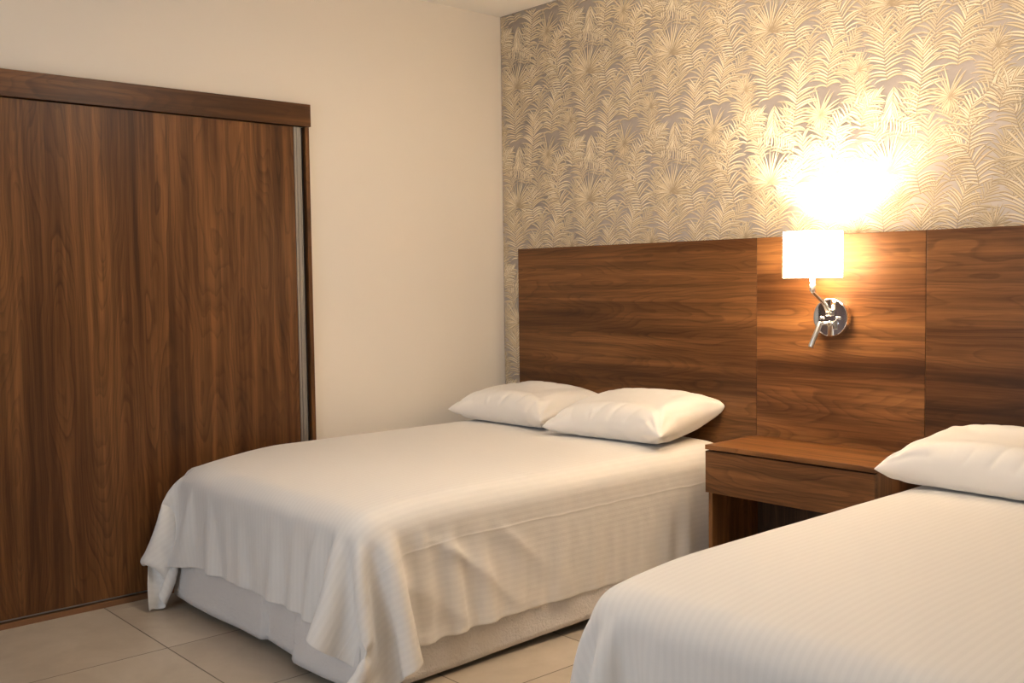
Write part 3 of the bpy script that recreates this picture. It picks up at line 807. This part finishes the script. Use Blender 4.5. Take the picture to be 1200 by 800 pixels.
# flat upper arm carrying the shade
sc = Vector((1.976, -0.178, 0))
bm = bmesh.new()
path = [(lx, PY+0.002, lz+0.018), (lx, PY-0.012, lz+0.020), (lx-0.001, PY-0.020, lz+0.030)] + bez((lx-0.002, PY-0.022, lz+0.036), (lx-0.006, PY-0.034, lz+0.066), (sc.x-0.004, sc.y+0.022, lz+0.080), (sc.x-0.003, sc.y+0.004, lz+0.102), 10) + [(sc.x, sc.y, lz+0.125), (sc.x, sc.y, lz+0.160)]
tube(bm, path, 0.0085, 14, squash=(1.25, 0.62))
arm = finish('shade_arm', bm, M['chrome'], lamp, smooth=True)
bm = bmesh.new(); tube(bm, [(sc.x, sc.y, lz+0.104), (sc.x, sc.y, lz+0.128)], 0.0115, 16); finish('collar', bm, M['satin'], arm, smooth=True, bevel=0.001)
bm = bmesh.new(); box(bm, lx-0.010, lx+0.010, PY-0.016, PY+0.001, lz+0.006, lz+0.030); finish('arm_bracket', bm, M['chrome'], arm, bevel=0.003)
# shade
SZ0, SZ1, SR = 1.277, 1.450, 0.1085
bm = bmesh.new(); n = 64
prof = [(SR, SZ0), (SR, SZ1), (SR-0.003, SZ1), (SR-0.003, SZ0)]
rings = [[bm.verts.new((sc.x+r*math.cos(2*PI*k/n), sc.y+r*math.sin(2*PI*k/n), z)) for k in range(n)] for r, z in prof]
for a in range(4):
    b = (a+1) % 4
    for k in range(n): bm.faces.new([rings[a][k], rings[a][(k+1) % n], rings[b][(k+1) % n], rings[b][k]])
sh = finish('lamp_shade', bm, M['shade'], lamp, smooth=True)
em = sh.modifiers.new('crisp', 'EDGE_SPLIT'); em.split_angle = math.radians(40)
bm = bmesh.new()
for k in range(3):
    a = 2*PI*k/3+0.4; tube(bm, [(sc.x, sc.y, SZ0+0.010), (sc.x+(SR-0.003)*math.cos(a), sc.y+(SR-0.003)*math.sin(a), SZ0+0.010)], 0.0015, 8)
finish('spider_ring', bm, M['chrome'], sh, smooth=True)
bm = bmesh.new(); tube(bm, [(sc.x, sc.y, SZ0+0.004), (sc.x, sc.y, SZ0+0.007)], SR-0.0035, 48)
finish('bottom_diffuser', bm, M['shade_base'], sh)
bm = bmesh.new(); tube(bm, [(sc.x, sc.y, SZ0+0.009), (sc.x, sc.y, SZ0+0.045)], 0.016, 20); finish('bulb_holder', bm, M['plastic_black'], lamp, smooth=True, bevel=0.002)
bm = bmesh.new()
bz = SZ0+0.085
tube(bm, [(sc.x, sc.y, bz-0.038), (sc.x, sc.y, bz-0.022), (sc.x, sc.y, bz-0.008), (sc.x, sc.y, bz+0.008), (sc.x, sc.y, bz+0.020), (sc.x, sc.y, bz+0.026)], [0.013, 0.019, 0.027, 0.028, 0.018, 0.004], 20)
finish('light_bulb', bm, M['bulb'], lamp, smooth=True)
# reading arm
bm = bmesh.new()
j0 = Vector((lx+0.004, PY+0.002, lz-0.024)); j1 = Vector((lx+0.010, PY-0.028, lz-0.022)); j2 = Vector((lx-0.018, PY-0.034, lz-0.021))
tube(bm, [j0, j0+Vector((0.002, -0.012, 0)), j1, j1+Vector((-0.006, -0.004, 0)), j2], 0.0075, 14)
ra = finish('reading_arm', bm, M['chrome'], lamp, smooth=True)
bm = bmesh.new(); d0 = j2+Vector((-0.001, 0, 0.004)); d1 = Vector((1.960, -0.165, 1.014))
tube(bm, [d0, d0.lerp(d1, 0.08), d0.lerp(d1, 0.97), d1], [0.0085, 0.0098, 0.0098, 0.0085], 18)
rh = finish('reading_head', bm, M['satin'], ra, smooth=True)
em = rh.modifiers.new('crisp', 'EDGE_SPLIT'); em.split_angle = math.radians(45)
bm = bmesh.new(); box(bm, lx+0.016, lx+0.026, PY-0.010, PY+0.001, lz-0.045, lz-0.012); finish('plate_block', bm, M['chrome'], lamp, bevel=0.002)  # small upright chrome block on the plate

# ------------------------------------------------------------------ added ceiling light, out of view above the beds
CLX, CLY = 2.05, -1.50
cl = empty('added_ceiling_light', (CLX, CLY, ROOM_H), 'round white ceiling light added out of view over the beds', 'ceiling light')
def disc(bm, r0, z0, r1, z1, n=48):
    a = [bm.verts.new((CLX+r0*math.cos(2*PI*k/n), CLY+r0*math.sin(2*PI*k/n), z0)) for k in range(n)]
    b = [bm.verts.new((CLX+r1*math.cos(2*PI*k/n), CLY+r1*math.sin(2*PI*k/n), z1)) for k in range(n)]
    for k in range(n): bm.faces.new([a[k], a[(k+1) % n], b[(k+1) % n], b[k]])
    bm.faces.new(a); bm.faces.new(b)
bm = bmesh.new(); disc(bm, 0.06, ROOM_H-0.001, 0.055, ROOM_H-0.025); disc(bm, 0.012, ROOM_H-0.025, 0.012, ROOM_H-0.14); finish('canopy', bm, M['frame_white'], cl)
bm = bmesh.new(); disc(bm, 0.20, ROOM_H-0.141, 0.20, ROOM_H-0.235); finish('diffuser', bm, M['ceil_emit'], cl)
